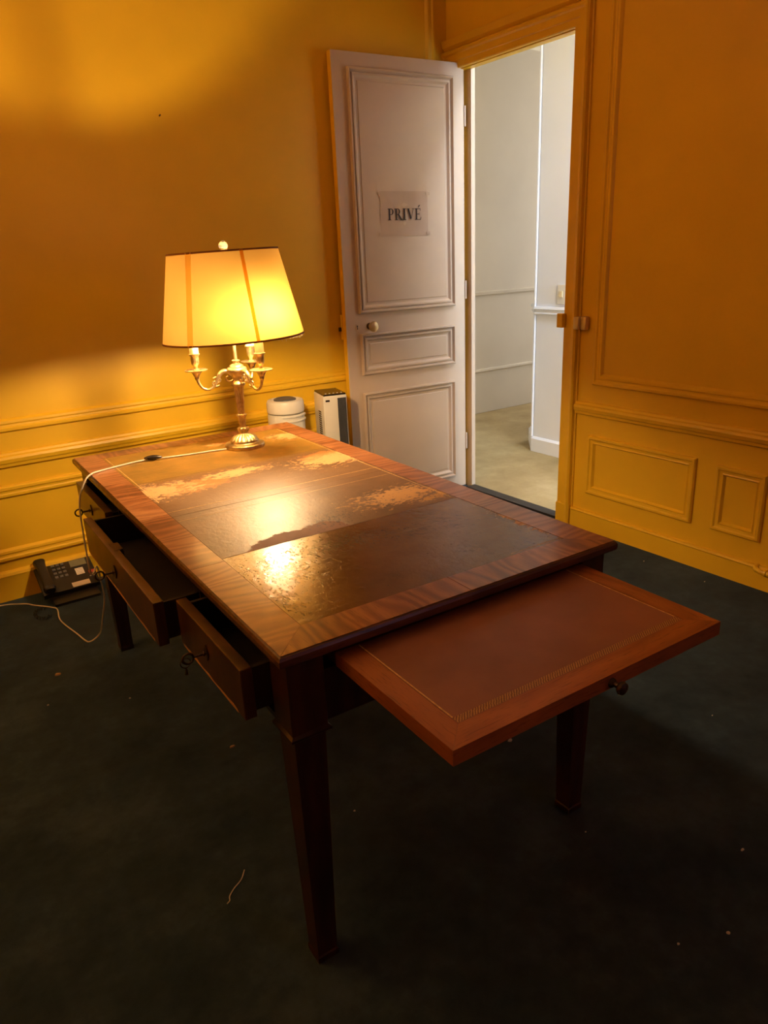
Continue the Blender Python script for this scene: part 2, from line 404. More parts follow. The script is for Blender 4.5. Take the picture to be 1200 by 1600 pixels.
wl = struct(MB().box((XL, YW, 0), (XW+WT, YW+0.12, ZC)).build('wall_left', 'yellow_paint'), 'yellow panelled wall behind the lamp')
b = MB(); b.box((XW, YR, 0), (XW+WT, D0, ZC)); b.box((XW, D1, 0), (XW+WT, YW, ZC)); b.box((XW, D0, DZ), (XW+WT, D1, ZC))
wr = struct(b.build('wall_right', 'yellow_paint'), 'yellow panelled wall with the open doorway')
struct(MB().box((XL-0.12, YR, 0), (XL, YW, ZC)).build('wall_side', 'yellow_paint'), 'yellow wall facing the doorway')
WX0, WX1, WZ0, WZ1 = 1.65, 2.55, 0.9, 2.4
b = MB(); b.box((XL, YR-0.12, 0), (WX0, YR, ZC)); b.box((WX1, YR-0.12, 0), (XW+WT, YR, ZC)); b.box((WX0, YR-0.12, 0), (WX1, YR, WZ0)); b.box((WX0, YR-0.12, WZ1), (WX1, YR, ZC))
struct(b.build('wall_rear', 'yellow_paint'), 'yellow wall with the assumed dusk window behind the camera')
def window(name, P, u0, u1, z0, z1, label):
    """P(u, z, d) -> point; frame, muntins, panes"""
    root = struct(empty(name, P((u0+u1)/2, z0, 0)), label); o = Vector(root.location)
    def bx(nm, a0, a1, c0, c1, d0, d1, mt):
        p, q = Vector(P(a0, c0, d0))-o, Vector(P(a1, c1, d1))-o; MB().box(p, q).build(nm, mt, root)
    t = 0.05; um = (u0+u1)/2
    for a0, a1 in ((u0, u0+t), (u1-t, u1), (um-t/2, um+t/2)): bx('window_stile', a0, a1, z0, z1, -0.03, 0.03, 'window_paint')
    cuts = [(u0+t, um-t/2), (um+t/2, u1-t)]
    zm = (z0+z1)/2
    for a0, a1 in cuts:
        for c0, c1 in ((z0, z0+t), (z1-t, z1), (zm-t/2, zm+t/2)): bx('window_rail', a0, a1, c0, c1, -0.03, 0.03, 'window_paint')
        for c0, c1 in ((z0+t, zm-t/2), (zm+t/2, z1-t)): bx('pane', a0, a1, c0, c1, -0.003, 0.003, 'pane_glass')
window('assumed_window_1', lambda u, z, d: (u, YR-0.03+d, z), WX0, WX1, WZ0, WZ1, 'assumed tall divided window with dusk light, unseen behind the camera')  # assumed window, out of view, for the bluish rear light

# mouldings on the walls ------------------------------------------------
PL = lambda x, z, h: (x, YW-h, z)       # left wall: x along the wall, h out of it
PR = lambda y, z, h: (XW-h, y, z)       # right wall
FR = [(0, 0), (0, 0.012), (0.006, 0.018), (0.016, 0.019), (0.022, 0.013), (0.030, 0.011), (0.036, 0.015), (0.046, 0.013), (0.054, 0.005), (0.056, 0)]
FR2 = [(0, 0), (0, 0.010), (0.005, 0.017), (0.014, 0.018), (0.020, 0.012), (0.030, 0.010), (0.036, 0.013), (0.042, 0.004), (0.044, 0)]
def rail(name, P, a0, a1, prof, mat, parent):
    b = MB(); b.loft([[P(a0, z, h) for z, h in prof], [P(a1, z, h) for z, h in prof]], True); return b.build(name, mat, parent, smooth=True, angle=25)
RAIL = [(0.606, 0), (0.606, 0.010), (0.612, 0.018), (0.624, 0.020), (0.629, 0.026), (0.645, 0.030), (0.656, 0.026), (0.661, 0.016), (0.670, 0.012), (0.674, 0)]
def panel(P, a0, a1, z0, z1, parent, prof=FR):
    MB().frame(a0, a1, z0, z1, prof, P).build('panel_moulding', 'yellow_paint', parent, smooth=True, angle=25)
panel(PL, -1.75, 2.806, 0.762, 2.86, wl)
rail('chair_rail', PL, XL, XW, RAIL, 'yellow_paint', wl)
panel(PL, -1.75, 0.0, 0.185, 0.525, wl); panel(PL, 0.10, 2.80, 0.185, 0.525, wl)
bb = struct(rail('baseboard_left', PL, XL, XW, [(0, 0), (0, 0.020), (0.108, 0.018), (0.118, 0.022), (0.130, 0.018), (0.138, 0.006), (0.138, 0)], 'yellow_paint', None), 'yellow baseboard below the panelled wall behind the telephone')
CO = 2.475                        # outer edge of the door casing
panel(PR, -1.3, 2.378, 0.764, 2.86, wr)
rail('chair_rail', PR, YR, CO, RAIL, 'yellow_paint', wr)
panel(PR, 1.782, 2.388, 0.200, 0.506, wr, FR2); panel(PR, 1.460, 1.684, 0.203, 0.497, wr, FR2)
panel(PR, 0.72, 1.36, 0.200, 0.500, wr, FR2); panel(PR, -0.9, 0.62, 0.200, 0.500, wr, FR2)
struct(rail('baseboard_right', PR, YR, CO, [(0, 0), (0, 0.020), (0.088, 0.018), (0.094, 0.022), (0.101, 0.015), (0.103, 0)], 'yellow_paint', None), 'yellow baseboard with brush marks along the doorway wall')

# door casing -----------------------------------------------------------
tr = struct(empty('trim_1', (XW, (D0+D1)/2, 0)), 'yellow moulded casing around the open doorway')
o_ = Vector(tr.location)
CAS = [(0.000, 0), (0.000, 0.016), (0.004, 0.020), (0.030, 0.020), (0.034, 0.026), (0.062, 0.028), (0.070, 0.036), (0.082, 0.038), (0.090, 0.030), (0.092, 0.012), (0.097, 0.010), (0.098, 0)]
def casing_side(y_in, sgn, nm):
    lo = [Vector((XW-h, y_in-sgn*d, 0.0))-o_ for d, h in CAS]; hi = [Vector((XW-h, y_in-sgn*d, DZ+d))-o_ for d, h in CAS]
    MB().loft([lo, hi], True).build(nm, 'yellow_paint', tr, smooth=True, angle=25)
casing_side(D0, 1, 'casing_side'); casing_side(D1+0.002, -1, 'casing_side')
MB().loft([[Vector((XW-h, D0-d, DZ+d))-o_ for d, h in CAS], [Vector((XW-h, min(D1+0.002+d, YW-0.002), DZ+d))-o_ for d, h in CAS]], True).build('casing_head', 'yellow_paint', tr, smooth=True, angle=25)
capp = [(DZ+0.096, 0), (DZ+0.096, 0.016), (DZ+0.108, 0.030), (DZ+0.124, 0.034), (DZ+0.138, 0.040), (DZ+0.142, 0.030), (DZ+0.142, 0)]
MB().loft([[Vector((XW-h, CO-0.01, z))-o_ for z, h in capp], [Vector((XW-h, YW-0.002, z))-o_ for z, h in capp]], True).build('casing_cap', 'yellow_paint', tr, smooth=True, angle=25)
MB().box(Vector((XW-0.030, 2.478, 0))-o_, Vector((XW-0.001, 2.570, 0.112))-o_, 0.004).build('plinth_block', 'yellow_paint', tr)
# hinge jamb lining, head lining
MB().box(Vector((XW+WT-0.002, 3.334, 0))-o_, Vector((XW+WT+0.026, D1+0.03, DZ+0.02))-o_).build('door_stop', 'white_door_paint', tr)
MB().box(Vector((XW+0.004, D0-0.002, DZ-0.004))-o_, Vector((XW+WT+0.006, D1, DZ+0.02))-o_).build('head_lining', 'yellow_paint', tr)
# lock keeper on the casing edge and strike on the jamb
kp = MB().box(Vector((XW-0.052, 2.552, 1.032))-o_, Vector((XW-0.022, 2.588, 1.100))-o_, 0.003).build('strike_box', 'yellow_paint', tr); kp['label'] = 'yellow painted strike box on the casing edge'
b = MB(); b.box(Vector((XW-0.046, 2.455, 1.028))-o_, Vector((XW-0.010, 2.486, 1.088))-o_, 0.004); b.box(Vector((XW-0.034, 2.420, 1.026))-o_, Vector((XW-0.001, 2.456, 1.090))-o_, 0.008)
kp = b.build('old_hinge', 'knob_brass', tr, smooth=True); kp['label'] = 'cream painted old hinge beside the casing'
struct(MB().box((XW-0.004, D0, 0.0), (XW+WT+0.02, 3.334, 0.012)).build('trim_2', 'threshold_dark'), 'dark threshold strip in the doorway')

# hall beyond the doorway ------------------------------------------------
HX, HC = 3.839, 2.95
struct(MB().box((XW+WT+0.02, -0.6, -0.06), (7.65, 4.95, 0.002)).build('floor_hall', 'hall_floor'), 'worn beige hall floor beyond the doorway')
struct(MB().box((XW+WT, -0.6, HC), (7.65, 4.95, HC+0.08)).build('ceiling_hall', 'ceiling_paint'), 'pale ceiling of the hall')
wf = struct(MB().box((XW+WT, 4.95, 0), (7.65, 5.07, HC)).build('wall_hall_far', 'hall_cream'), 'cream far wall of the hall with two rails')
PF = lambda x, z, h: (x, 4.95-h, z)
rail('picture_rail', PF, XW+WT, 7.65, [(1.035, 0), (1.035, 0.010), (1.045, 0.020), (1.065, 0.022), (1.075, 0.010), (1.075, 0)], 'hall_cream', wf)
rail('dado_cap', PF, XW+WT, 7.65, [(0.004, 0), (0.004, 0.014), (0.372, 0.014), (0.380, 0.024), (0.396, 0.022), (0.402, 0.0)], 'hall_cream', wf)
struct(MB().box((XW+WT-0.1, YW+0.125, 0), (XW+WT, 4.95, HC)).build('wall_hall_near', 'hall_cream'), 'hall wall continuing behind the open door')
bx_, by_ = 4.05, 3.91
poly = [(HX, -0.6), (HX, 3.68), (bx_, by_), (7.65, by_), (7.65, by_-0.15), (HX+0.15, by_-0.15), (HX+0.15, -0.6)]
wc = struct(MB().prism(poly, 0, HC).build('wall_hall_corner', 'hall_white'), 'bright white hall wall ending in a chamfered corner')
def hall_wrap(name, prof):
    nrm = Vector((-(by_-3.68), bx_-HX, 0)).normalized(); rings = []
    for z, h in prof: pass
    A = [Vector((HX-h, -0.6, z)) for z, h in prof]; B = [Vector((HX-h, 3.68+h*0.42, z)) for z, h in prof]
    C = [Vector((bx_-h*0.42, by_+h, z)) for z, h in prof]; D = [Vector((7.65, by_+h, z)) for z, h in prof]
    MB().loft([A, B, C, D], True).build(name, 'hall_white', wc, smooth=True, angle=25)
hall_wrap('baseboard', [(0.003, 0), (0.003, 0.018), (0.098, 0.018), (0.112, 0.006), (0.112, 0)])
hall_wrap('chair_rail', [(0.975, 0), (0.975, 0.012), (0.985, 0.020), (0.995, 0.012), (1.005, 0.014), (1.015, 0.024), (1.028, 0.018), (1.03, 0)])
MB().tube([(HX-0.001, 3.695, 0.112), (HX-0.001, 3.695, HC)], 0.009, 8).build('corner_bead', 'hall_white', wc, smooth=True)
sw = empty('light_switch', (HX, 3.455, 1.05)); tag(sw, 'small white switch plate on the white hall corner wall', 'switch')
MB().box((-0.012, -0.035, 0.0), (0, 0.035, 0.125), 0.003).build('plate', 'white_plastic', sw); MB().box((-0.018, -0.014, 0.045), (-0.012, 0.014, 0.085), 0.002).build('rocker', 'candle_ivory', sw)
b = MB(); b.box((XW+WT, -0.72, 0), (3.05, -0.6, HC)); b.box((3.75, -0.72, 0), (HX, -0.6, HC)); b.box((3.05, -0.72, 0), (3.75, -0.6, 0.8)); b.box((3.05, -0.72, 2.3), (3.75, -0.6, HC))
struct(b.build('wall_hall_end', 'hall_white'), 'white end wall of the hall with an added window')
window('added_window_2', lambda u, z, d: (u, -0.63+d, z), 3.05, 3.75, 0.8, 2.3, 'unseen divided window added at the end of the hall for its light')  # made-up window for the added hall-end light, out of view
b = MB(); b.box((7.65, by_, 0), (7.77, 4.95, 0.8)); b.box((7.65, by_, 2.5), (7.77, 4.95, HC)); b.box((7.65, by_, 0.8), (7.77, 4.02, 2.5)); b.box((7.65, 4.88, 0.8), (7.77, 4.95, 2.5))
struct(b.build('wall_passage_end', 'hall_cream'), 'cream end wall of the passage with an assumed window')
window('assumed_window_3', lambda u, z, d: (7.68+d, u, z), 4.02, 4.88, 0.8, 2.5, 'assumed divided window at the unseen end of the passage')  # assumed window for the passage light, out of view

lp = tag(empty('added_ceiling_panel', (3.16, 2.05, HC)), 'unseen flat ceiling panel added to brighten the white hall wall', 'light')  # housing made up for the added hall light
b = MB()
for a0, a1, c0, c1 in ((-0.18, 0.18, -0.33, -0.30), (-0.18, 0.18, 0.30, 0.33), (-0.18, -0.15, -0.30, 0.30), (0.15, 0.18, -0.30, 0.30)): MB().box((a0, c0, -0.06), (a1, c1, 0)).build('panel_frame', 'window_paint', lp)
MB().box((-0.15, -0.30, -0.02), (0.15, 0.30, 0)).build('panel_back', 'window_paint', lp)

# the open door ------------------------------------------------------------
ANG = 0.0691; DW, DH, DT = 0.794, 2.35, 0.040
door = struct(empty('door_1', (2.913, 3.366, 0), PI-ANG), 'open white panelled door with yellow edge and a paper sign')
b = MB(); b.box((0, -DT, 0.012), (DW, 0, DH), 0.002)
for f in b.bm.faces: f.material_index = 0 if f.calc_center_median().y > -0.0015 else 1
leaf = b.build('leaf', None, door, mats=['white_door_paint', 'yellow_paint'])
for p in leaf.data.polygons: p.material_index = 0 if p.center.y > -0.003 else 1
PD = lambda x, z, h: (x, h, z)
DM = [(0, 0), (0, 0.010), (0.004, 0.019), (0.010, 0.020), (0.014, 0.012), (0.0175, 0.004), (0.021, 0.004), (0.024, 0.012), (0.032, 0.012), (0.040, 0.003), (0.043, 0)]
for x0, x1, z0, z1 in [(0.076, 0.713, 1.117, 2.283), (0.080, 0.711, 0.786, 1.010), (0.083, 0.713, 0.088, 0.687)]:
    MB().frame(x0, x1, z0, z1, DM, PD).build('panel_moulding', 'white_door_paint', door, smooth=True, angle=25)
    i = 0.054; b = MB(); b.frame(x0+i, x1-i, z0+i, z1-i, [(0, 0), (0.004, 0.0035), (0.010, 0.0040)], PD)
    j = i+0.010; b.poly([(x0+j, 0.004, z0+j), (x1-j, 0.004, z0+j), (x1-j, 0.004, z1-j), (x0+j, 0.004, z1-j)])
    b.build('field_panel', 'white_door_paint', door, smooth=True, angle=20)
def lathe_y(prof, c, seg=24):
    return [[(c[0]+r*math.cos(2*PI*k/seg), c[1]+y, c[2]+r*math.sin(2*PI*k/seg)) for k in range(seg)] for r, y in prof]
kb = MB().loft(lathe_y([(0.008, 0.0), (0.008, 0.022), (0.014, 0.028), (0.025, 0.036), (0.028, 0.046), (0.025, 0.056), (0.012, 0.062), (0.002, 0.063)], (0.650, 0, 1.048))).build('knob', 'knob_brass', door, smooth=True); kb['label'] = 'round cream door knob'
MB().loft(lathe_y([(0.018, 0), (0.018, 0.004), (0.012, 0.006), (0.002, 0.006)], (0.650, 0, 1.048))).build('knob_rose', 'iron', kb, smooth=True)
ks = MB().prism([(0.727+0.010*math.cos(t)*0.8, 1.046+0.017*math.sin(t)) for t in [2*PI*k/16 for k in range(16)]], 0, 0.003, 'y').build('keyhole_plate', 'white_door_paint', door)
MB().prism([(0.7245, 1.036), (0.7295, 1.036), (0.7285, 1.048), (0.731, 1.054), (0.727, 1.058), (0.723, 1.054), (0.7255, 1.048)], 0.003, 0.0036, 'y').build('keyhole', 'ink', ks)
lk = MB().box((0.70, -DT-0.016, 0.985), (DW+0.006, -DT, 1.115), 0.003).build('rim_lock', 'yellow_paint', door); lk['label'] = 'yellow painted rim lock case'
MB().box((DW+0.006, -DT-0.012, 1.030), (DW+0.020, -DT-0.002, 1.052), 0.002).build('latch_bolt', 'iron', lk)
for hz in (0.3, 1.2, 2.1): MB().tube([(-0.004, 0.002, hz-0.05), (-0.004, 0.002, hz+0.05)], 0.006, 10).build('hinge', 'white_door_paint', door, smooth=True)

# the paper sign -------------------------------------------------------------
sign = tag(empty('paper_sign', door.matrix_basis @ Vector((0.404, 0.0045, 1.503)), PI-ANG), 'white paper sheet reading PRIVÉ taped to the open door', 'sign')
b = MB(); N = 10
grid = [[((i/N-0.5)*0.302, 0.0012+0.0016*math.sin(3.1*i/N*PI)*math.sin(PI*j/N)+0.0008*math.cos(j*1.3), 0.223*j/N) for j in range(N+1)] for i in range(N+1)]
b.loft(grid, False, closed=False); b.build('sheet', 'paper', sign, smooth=True)
# serif capitals drawn as flat print; u to the right as read (local -x), v up
def letters():
    H = 1.0; S = 0.16; T = 0.055; out = {}
    def rect(x0, y0, x1, y1): return [(x0, y0), (x1, y0), (x1, y1), (x0, y1)]
    def serif(x, y, wd, up): return [(x-wd/2, y), (x+wd/2, y), (x+wd/2, y+up*0.035), (x+S/2, y+up*0.075), (x-S/2, y+up*0.075), (x-wd/2, y+up*0.035)]
    def bowl(cx, cy, rx, ry, wx, wy, a0=-PI/2, a1=PI/2, n=14):
        q = []
        for i in range(n):
            t0 = a0+(a1-a0)*i/n; t1 = a0+(a1-a0)*(i+1)/n
            q.append([(cx+rx*math.cos(t0), cy+ry*math.sin(t0)), (cx+rx*math.cos(t1), cy+ry*math.sin(t1)), (cx+(rx-wx)*math.cos(t1), cy+(ry-wy)*math.sin(t1)), (cx+(rx-wx)*math.cos(t0), cy+(ry-wy)*math.sin(t0))])
        return q
    stem = lambda x: [rect(x-S/2, 0, x+S/2, H), serif(x, 0, 0.36, 1), serif(x, H, 0.36, -1)]
    pb = [rect(0.18, H-T, 0.34, H), rect(0.18, 0.46, 0.34, 0.46+T)]
    out['P'] = (stem(0.18)+pb+bowl(0.34, 0.73, 0.25, 0.27, 0.14, T), 0.64)
    out['R'] = (stem(0.18)+[rect(0.18, H-T, 0.34, H), rect(0.18, 0.48, 0.34, 0.48+T)]+bowl(0.34, 0.74, 0.24, 0.26, 0.14, T)+[[(0.30, 0.50), (0.48, 0.50), (0.78, 0.04), (0.60, 0.04)], rect(0.56, 0, 0.84, 0.04)], 0.80)
    out['I'] = (stem(0.18), 0.36)
    out['V'] = ([[(0.08, H), (0.26, H), (0.50, 0.18), (0.42, -0.02)], [(0.42, -0.02), (0.50, 0.18), (0.72, H), (0.66, H)], rect(0.0, H-0.04, 0.34, H), rect(0.56, H-0.04, 0.82, H)], 0.80)
    e = stem(0.18)+[rect(0.18, H-T, 0.60, H), rect(0.18, 0, 0.62, T), rect(0.18, 0.48, 0.46, 0.48+T),
        [(0.60, H), (0.57, H), (0.55, H-0.20), (0.60, H-0.22)], [(0.62, 0), (0.68, 0.26), (0.63, 0.25), (0.56, 0.02)], [(0.44, 0.40), (0.48, 0.40), (0.48, 0.63), (0.44, 0.63)]]
    out['É'] = (e+[[(0.33, H+0.08), (0.40, H+0.08), (0.58, H+0.27), (0.46, H+0.30)]], 0.70)
    return out
LT = letters(); hgt = 0.0575; x = 0.0; total = sum(LT[ch][1] for ch in 'PRIVÉ')+0.04*4; wscale = 0.214/total
for ch in 'PRIVÉ':
    polys, adv = LT[ch]; b = MB()
    for k, p in enumerate(polys): b.poly([(0.107-(x+u)*wscale, 0.0046+0.00002*k, 0.080+v*hgt) for u, v in p])
    b.build('letter', 'ink', sign); x += adv+0.04
for sx in (-1, 1):
    for z0 in (0.004, 0.203): MB().box((sx*0.151-0.012, 0.0042, z0), (sx*0.151+0.012, 0.0050, z0+0.016)).build('tape', 'paper', sign)

# ------------------------------------------------------------------ writing desk
YT = -0.0307; TW, TL, TH = 0.8627, 1.7327, 0.77
desk = tag(empty('writing_desk', (0.4537, 1.0143, 0), YT), 'large mahogany writing desk with worn leather top and open drawers', 'desk')
Mdesk = Matrix.Translation((0.4537, 1.0143, 0)) @ Matrix.Rotation(YT, 4, 'Z')
def D(x, y, z): return Mdesk @ Vector((x, y, z))
b = MB(); EB = [(0.010, 0.745), (0.002, 0.747), (0.0, 0.752), (0.0, 0.762), (0.003, 0.767), (0.0075, 0.7693)]
b.loft([[(d, d, z), (TW-d, d, z), (TW-d, TL-d, z), (d, TL-d, z)] for d, z in EB]).build('top_board', 'mahogany_edge', desk, smooth=True, angle=30)
BW = 0.086; E0 = 0.0065; Z0, Z1 = 0.7690, 0.7702
def veneer(pts, mt): MB().prism(pts, Z0, Z1).build('veneer_board', mt, desk)
gap = 0.0006
cutsL = [BW, 0.47, 0.88, 1.28, TL-BW]
for side in (0, 1):
    xa, xb = (E0, BW) if side == 0 else (TW-BW, TW-E0)
    for i in range(4):
        ya, yb = cutsL[i]+gap, cutsL[i+1]-gap
        p = [(xa, ya), (xb, ya), (xb, yb), (xa, yb)]
        if i == 0: p[0 if side == 0 else 1] = ((E0, E0+gap) if side == 0 else (TW-E0, E0+gap))
        if i == 3: p[3 if side == 0 else 2] = ((E0, TL-E0-gap) if side == 0 else (TW-E0, TL-E0-gap))
        veneer(p, 'mahogany_x')
for end in (0, 1):
    for h in (0, 1):
        xm = TW*0.5
        if end == 0: p = [(E0+gap, E0), (xm-gap, E0), (xm-gap, BW), (BW, BW)] if h == 0 else [(xm+gap, E0), (TW-E0-gap, E0), (TW-BW, BW), (xm+gap, BW)]
        else: p = [(BW, TL-BW), (xm-gap, TL-BW), (xm-gap, TL-E0), (E0+gap, TL-E0)] if h == 0 else [(xm+gap, TL-BW), (TW-BW, TL-BW), (TW-E0-gap, TL-E0), (xm+gap, TL-E0)]
        veneer(p, 'mahogany_y')
cutsP = [BW, 0.487, 0.852, 1.232, TL-BW]
for i in range(4):
    MB().box((BW+0.0012, cutsP[i]+0.0008, 0.7688), (TW-BW-0.0012, cutsP[i+1]-0.0008, 0.7697), 0.0003, 1).build('leather_panel', 'leather', desk)
def line(x0, y0, x1, y1, wd, z=0.7697, nm='tooling_line', mt='gold_tooling', par=None, h=0.0002):
    MB().box((min(x0, x1)-(wd/2 if x0 == x1 else 0), min(y0, y1)-(wd/2 if y0 == y1 else 0), z-0.0003), (max(x0, x1)+(wd/2 if x0 == x1 else 0), max(y0, y1)+(wd/2 if y0 == y1 else 0), z+h)).build(nm, mt, par or desk)
lo = BW+0.010
line(TW-lo, 0.50, TW-lo, TL-lo, 0.0022); line(lo, 1.0, lo, TL-lo, 0.0022); line(0.62, lo, TW-lo, lo, 0.0016)
line(BW+0.004, 0.806, TW-BW-0.004, 0.806, 0.0012); line(BW+0.004, 0.896, TW-BW-0.004, 0.896, 0.0020)
# legs
def leg(cx, cy):
    bo = 0.0375
    b = MB(); b.box((cx-bo, cy-bo, 0.585), (cx+bo, cy+bo, 0.745), 0.0015, 1)
    L = b.build('leg', 'mahogany_leg', desk)
    def sq(h, z, ox=0, oy=0): return [(cx+ox-h, cy+oy-h, z), (cx+ox+h, cy+oy-h, z), (cx+ox+h, cy+oy+h, z), (cx+ox-h, cy+oy+h, z)]
    MB().loft([sq(bo+0.001, 0.574), sq(bo+0.005, 0.578), sq(bo+0.005, 0.583), sq(bo, 0.588)]).build('leg_collar', 'mahogany_leg', L)
    MB().loft([sq(0.033, 0.576), sq(0.0225, 0.02), sq(0.0225, 0.006)]).build('leg_shaft', 'mahogany_leg', L)
    MB().loft([sq(0.0245, 0.0), sq(0.0245, 0.014), sq(0.0225, 0.018)]).build('leg_foot', 'mahogany_leg', L)
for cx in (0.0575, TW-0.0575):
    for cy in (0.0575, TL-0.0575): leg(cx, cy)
AB, AT = 0.592, 0.745; L0 = 0.095
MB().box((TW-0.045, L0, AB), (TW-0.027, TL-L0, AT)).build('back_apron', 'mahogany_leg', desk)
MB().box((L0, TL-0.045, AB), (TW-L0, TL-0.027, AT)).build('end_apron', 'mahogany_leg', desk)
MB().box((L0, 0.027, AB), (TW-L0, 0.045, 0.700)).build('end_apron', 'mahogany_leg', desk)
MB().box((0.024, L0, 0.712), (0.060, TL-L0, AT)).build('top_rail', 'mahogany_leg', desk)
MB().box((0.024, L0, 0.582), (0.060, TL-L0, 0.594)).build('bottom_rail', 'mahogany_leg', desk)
DR = [(0.108, 0.478, -0.034), (0.490, 1.204, -0.082), (1.216, 1.637, -0.016)]
for y in (0.484, 1.210): MB().box((0.024, y-0.005, 0.594), (0.36, y+0.005, 0.712)).build('drawer_divider', 'mahogany_leg', desk)
for n_, (ya, yb, xf) in enumerate(DR):
    zb, zt = 0.597, 0.706
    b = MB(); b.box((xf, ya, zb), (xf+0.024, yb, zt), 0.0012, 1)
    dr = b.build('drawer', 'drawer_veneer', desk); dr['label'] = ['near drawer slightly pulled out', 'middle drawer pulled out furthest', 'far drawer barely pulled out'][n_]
    bk = 0.40
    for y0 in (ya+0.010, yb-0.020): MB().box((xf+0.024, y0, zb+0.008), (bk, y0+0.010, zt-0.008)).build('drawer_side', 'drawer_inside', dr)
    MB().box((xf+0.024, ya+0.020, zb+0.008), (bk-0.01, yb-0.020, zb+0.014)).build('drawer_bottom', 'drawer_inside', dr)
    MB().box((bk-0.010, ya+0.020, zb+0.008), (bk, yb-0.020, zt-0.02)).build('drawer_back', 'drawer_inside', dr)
    # bare wood showing along the chipped lower edge of the front
    if n_ < 2:
        rnd = random.Random(n_+3); ys = [ya+0.035+(yb-ya-0.05)*k/14 for k in range(15)]
        up = [(y, zb+0.002+0.006*rnd.random()*(1.6 if k < 3 else 0.8)) for k, y in enumerate(ys)]
        MB().prism([(ys[0], zb-0.0004), (ys[-1], zb-0.0004)]+up[::-1], xf-0.0006, xf+0.003, 'x').build('chipped_edge', 'chipped_wood', dr)
    ym, zm = (ya+yb)/2, 0.658
    es = MB().prism([(ym+0.006*math.cos(t)*(1.0+0.5*math.cos(2*t)), zm+0.019*math.sin(t)) for t in [2*PI*k/20 for k in range(20)]], xf-0.003, xf, 'x').build('escutcheon', 'iron', dr)
    b = MB(); b.tube([(xf-0.001, ym, zm), (xf-0.030, ym, zm)], 0.0028, 8); b.torus((xf-0.041, ym, zm), 0.0115, 0.0026, 'y', 18, 6)
    b.torus((xf-0.008, ym, zm), 0.004, 0.0018, 'x', 12, 6); b.build('key', 'iron', dr, smooth=True)
    if n_ == 0:
        MB().torus((xf-0.046, ym+0.004, zm-0.010), 0.0105, 0.0012, 'y', 20, 6).build('key_ring', 'iron', dr, smooth=True)
        MB().tube([(xf-0.046, ym+0.004, zm-0.020), (xf-0.047, ym+0.004, zm-0.036)], [0.0012, 0.0040], 8).build('key_tag', 'iron', dr, smooth=True)
    if n_ == 1: MB().box((xf+0.010, ym+0.025, zt-0.022), (xf+0.034, ym+0.085, zt+0.0012), 0.001, 1).build('lock_case', 'iron', dr)
# pull-out slide
SX0, SX1, SY, ST = 0.120, 0.766, -0.328, 0.731
sl = MB().box((SX0+0.002, SY+0.002, ST-0.030), (SX1-0.002, 0.30, ST-0.0012), 0.001, 1).build('pull_out_slide', 'mahogany_edge', desk); sl['label'] = 'pulled-out writing slide with red-brown leather'
fw = 0.047
def sv(p, mt): MB().prism(p, ST-0.028, ST).build('slide_frame', mt, sl)
sv([(SX0, SY), (SX1, SY), (SX1-fw, SY+fw), (SX0+fw, SY+fw)], 'slide_x')
sv([(SX0, SY+0.0005), (SX0+fw-0.0005, SY+fw), (SX0+fw-0.0005, 0.02), (SX0, 0.02)], 'slide_y')
sv([(SX1, SY+0.0005), (SX1, 0.02), (SX1-fw+0.0005, 0.02), (SX1-fw+0.0005, SY+fw)], 'slide_y')
MB().box((SX0+fw+0.0004, SY+fw+0.0004, ST-0.004), (SX1-fw-0.0004, 0.020, ST-0.0004)).build('slide_leather', 'slide_leather', sl)
MB().box((SX0+fw+0.002, SY+fw+0.002, ST-0.001), (SX1-fw-0.002, SY+fw+0.017, ST-0.0002)).build('tooled_band', 'tooled', sl)
for x in (SX0+fw+0.003, SX1-fw-0.003): line(x, SY+fw+0.018, x, 0.018, 0.0026, ST-0.0004, 'tooling_line', 'gold_tooling', sl)
kn = MB(); prof = [(0.009, 0.0), (0.008, -0.004), (0.005, -0.007), (0.005, -0.014), (0.010, -0.017), (0.0125, -0.021), (0.011, -0.026), (0.004, -0.029), (0.0005, -0.0293)]
kn.loft([[(0.462+r*math.cos(2*PI*k/20), SY+y, ST-0.017+r*math.sin(2*PI*k/20)) for k in range(20)] for r, y in prof]).build('slide_knob', 'iron', sl, smooth=True)

# ------------------------------------------------------------------ table lamp
LPx, LPy = 0.555, 1.458; LB = D(LPx, LPy, 0.7699)
vd = Vector((LB.x, LB.y, 0)).normalized(); srot = math.atan2(vd.y, vd.x)-PI/2   # local x = to the right as seen, y = away
lamp = tag(empty('table_lamp', LB, srot), 'brass three-candle table lamp with lit ivory shade on the desk', 'lamp')
base = MB().lathe([(0.072, 0), (0.073, 0.003), (0.073, 0.010), (0.070, 0.014), (0.064, 0.0155), (0.054, 0.017), (0.051, 0.020), (0.052, 0.024), (0.050, 0.028)], 48).build('base', 'brass', lamp, smooth=True)
MB().lathe([(0.049, 0.0275), (0.047, 0.033), (0.040, 0.040), (0.029, 0.046), (0.020, 0.050), (0.016, 0.054)], 96, flute=(20, 0.16, 0.030, 0.047)).build('gadrooned_dome', 'brass', base, smooth=True, angle=60)
MB().lathe([(0.0155, 0.052), (0.019, 0.056), (0.022, 0.063), (0.0225, 0.068), (0.018, 0.072), (0.012, 0.074)], 64, flute=(8, 0.22, 0.055, 0.069)).build('leaf_collar', 'brass', base, smooth=True, angle=60)
MB().lathe([(0.0105, 0.072), (0.0115, 0.076), (0.0145, 0.108), (0.0150, 0.112), (0.018, 0.114), (0.0185, 0.117), (0.018, 0.120), (0.0125, 0.122), (0.013, 0.126), (0.0165, 0.190), (0.0190, 0.218), (0.0195, 0.224)], 96, flute=(12, 0.30, 0.075, 0.222)).build('fluted_column', 'brass', lamp, smooth=True, angle=70)
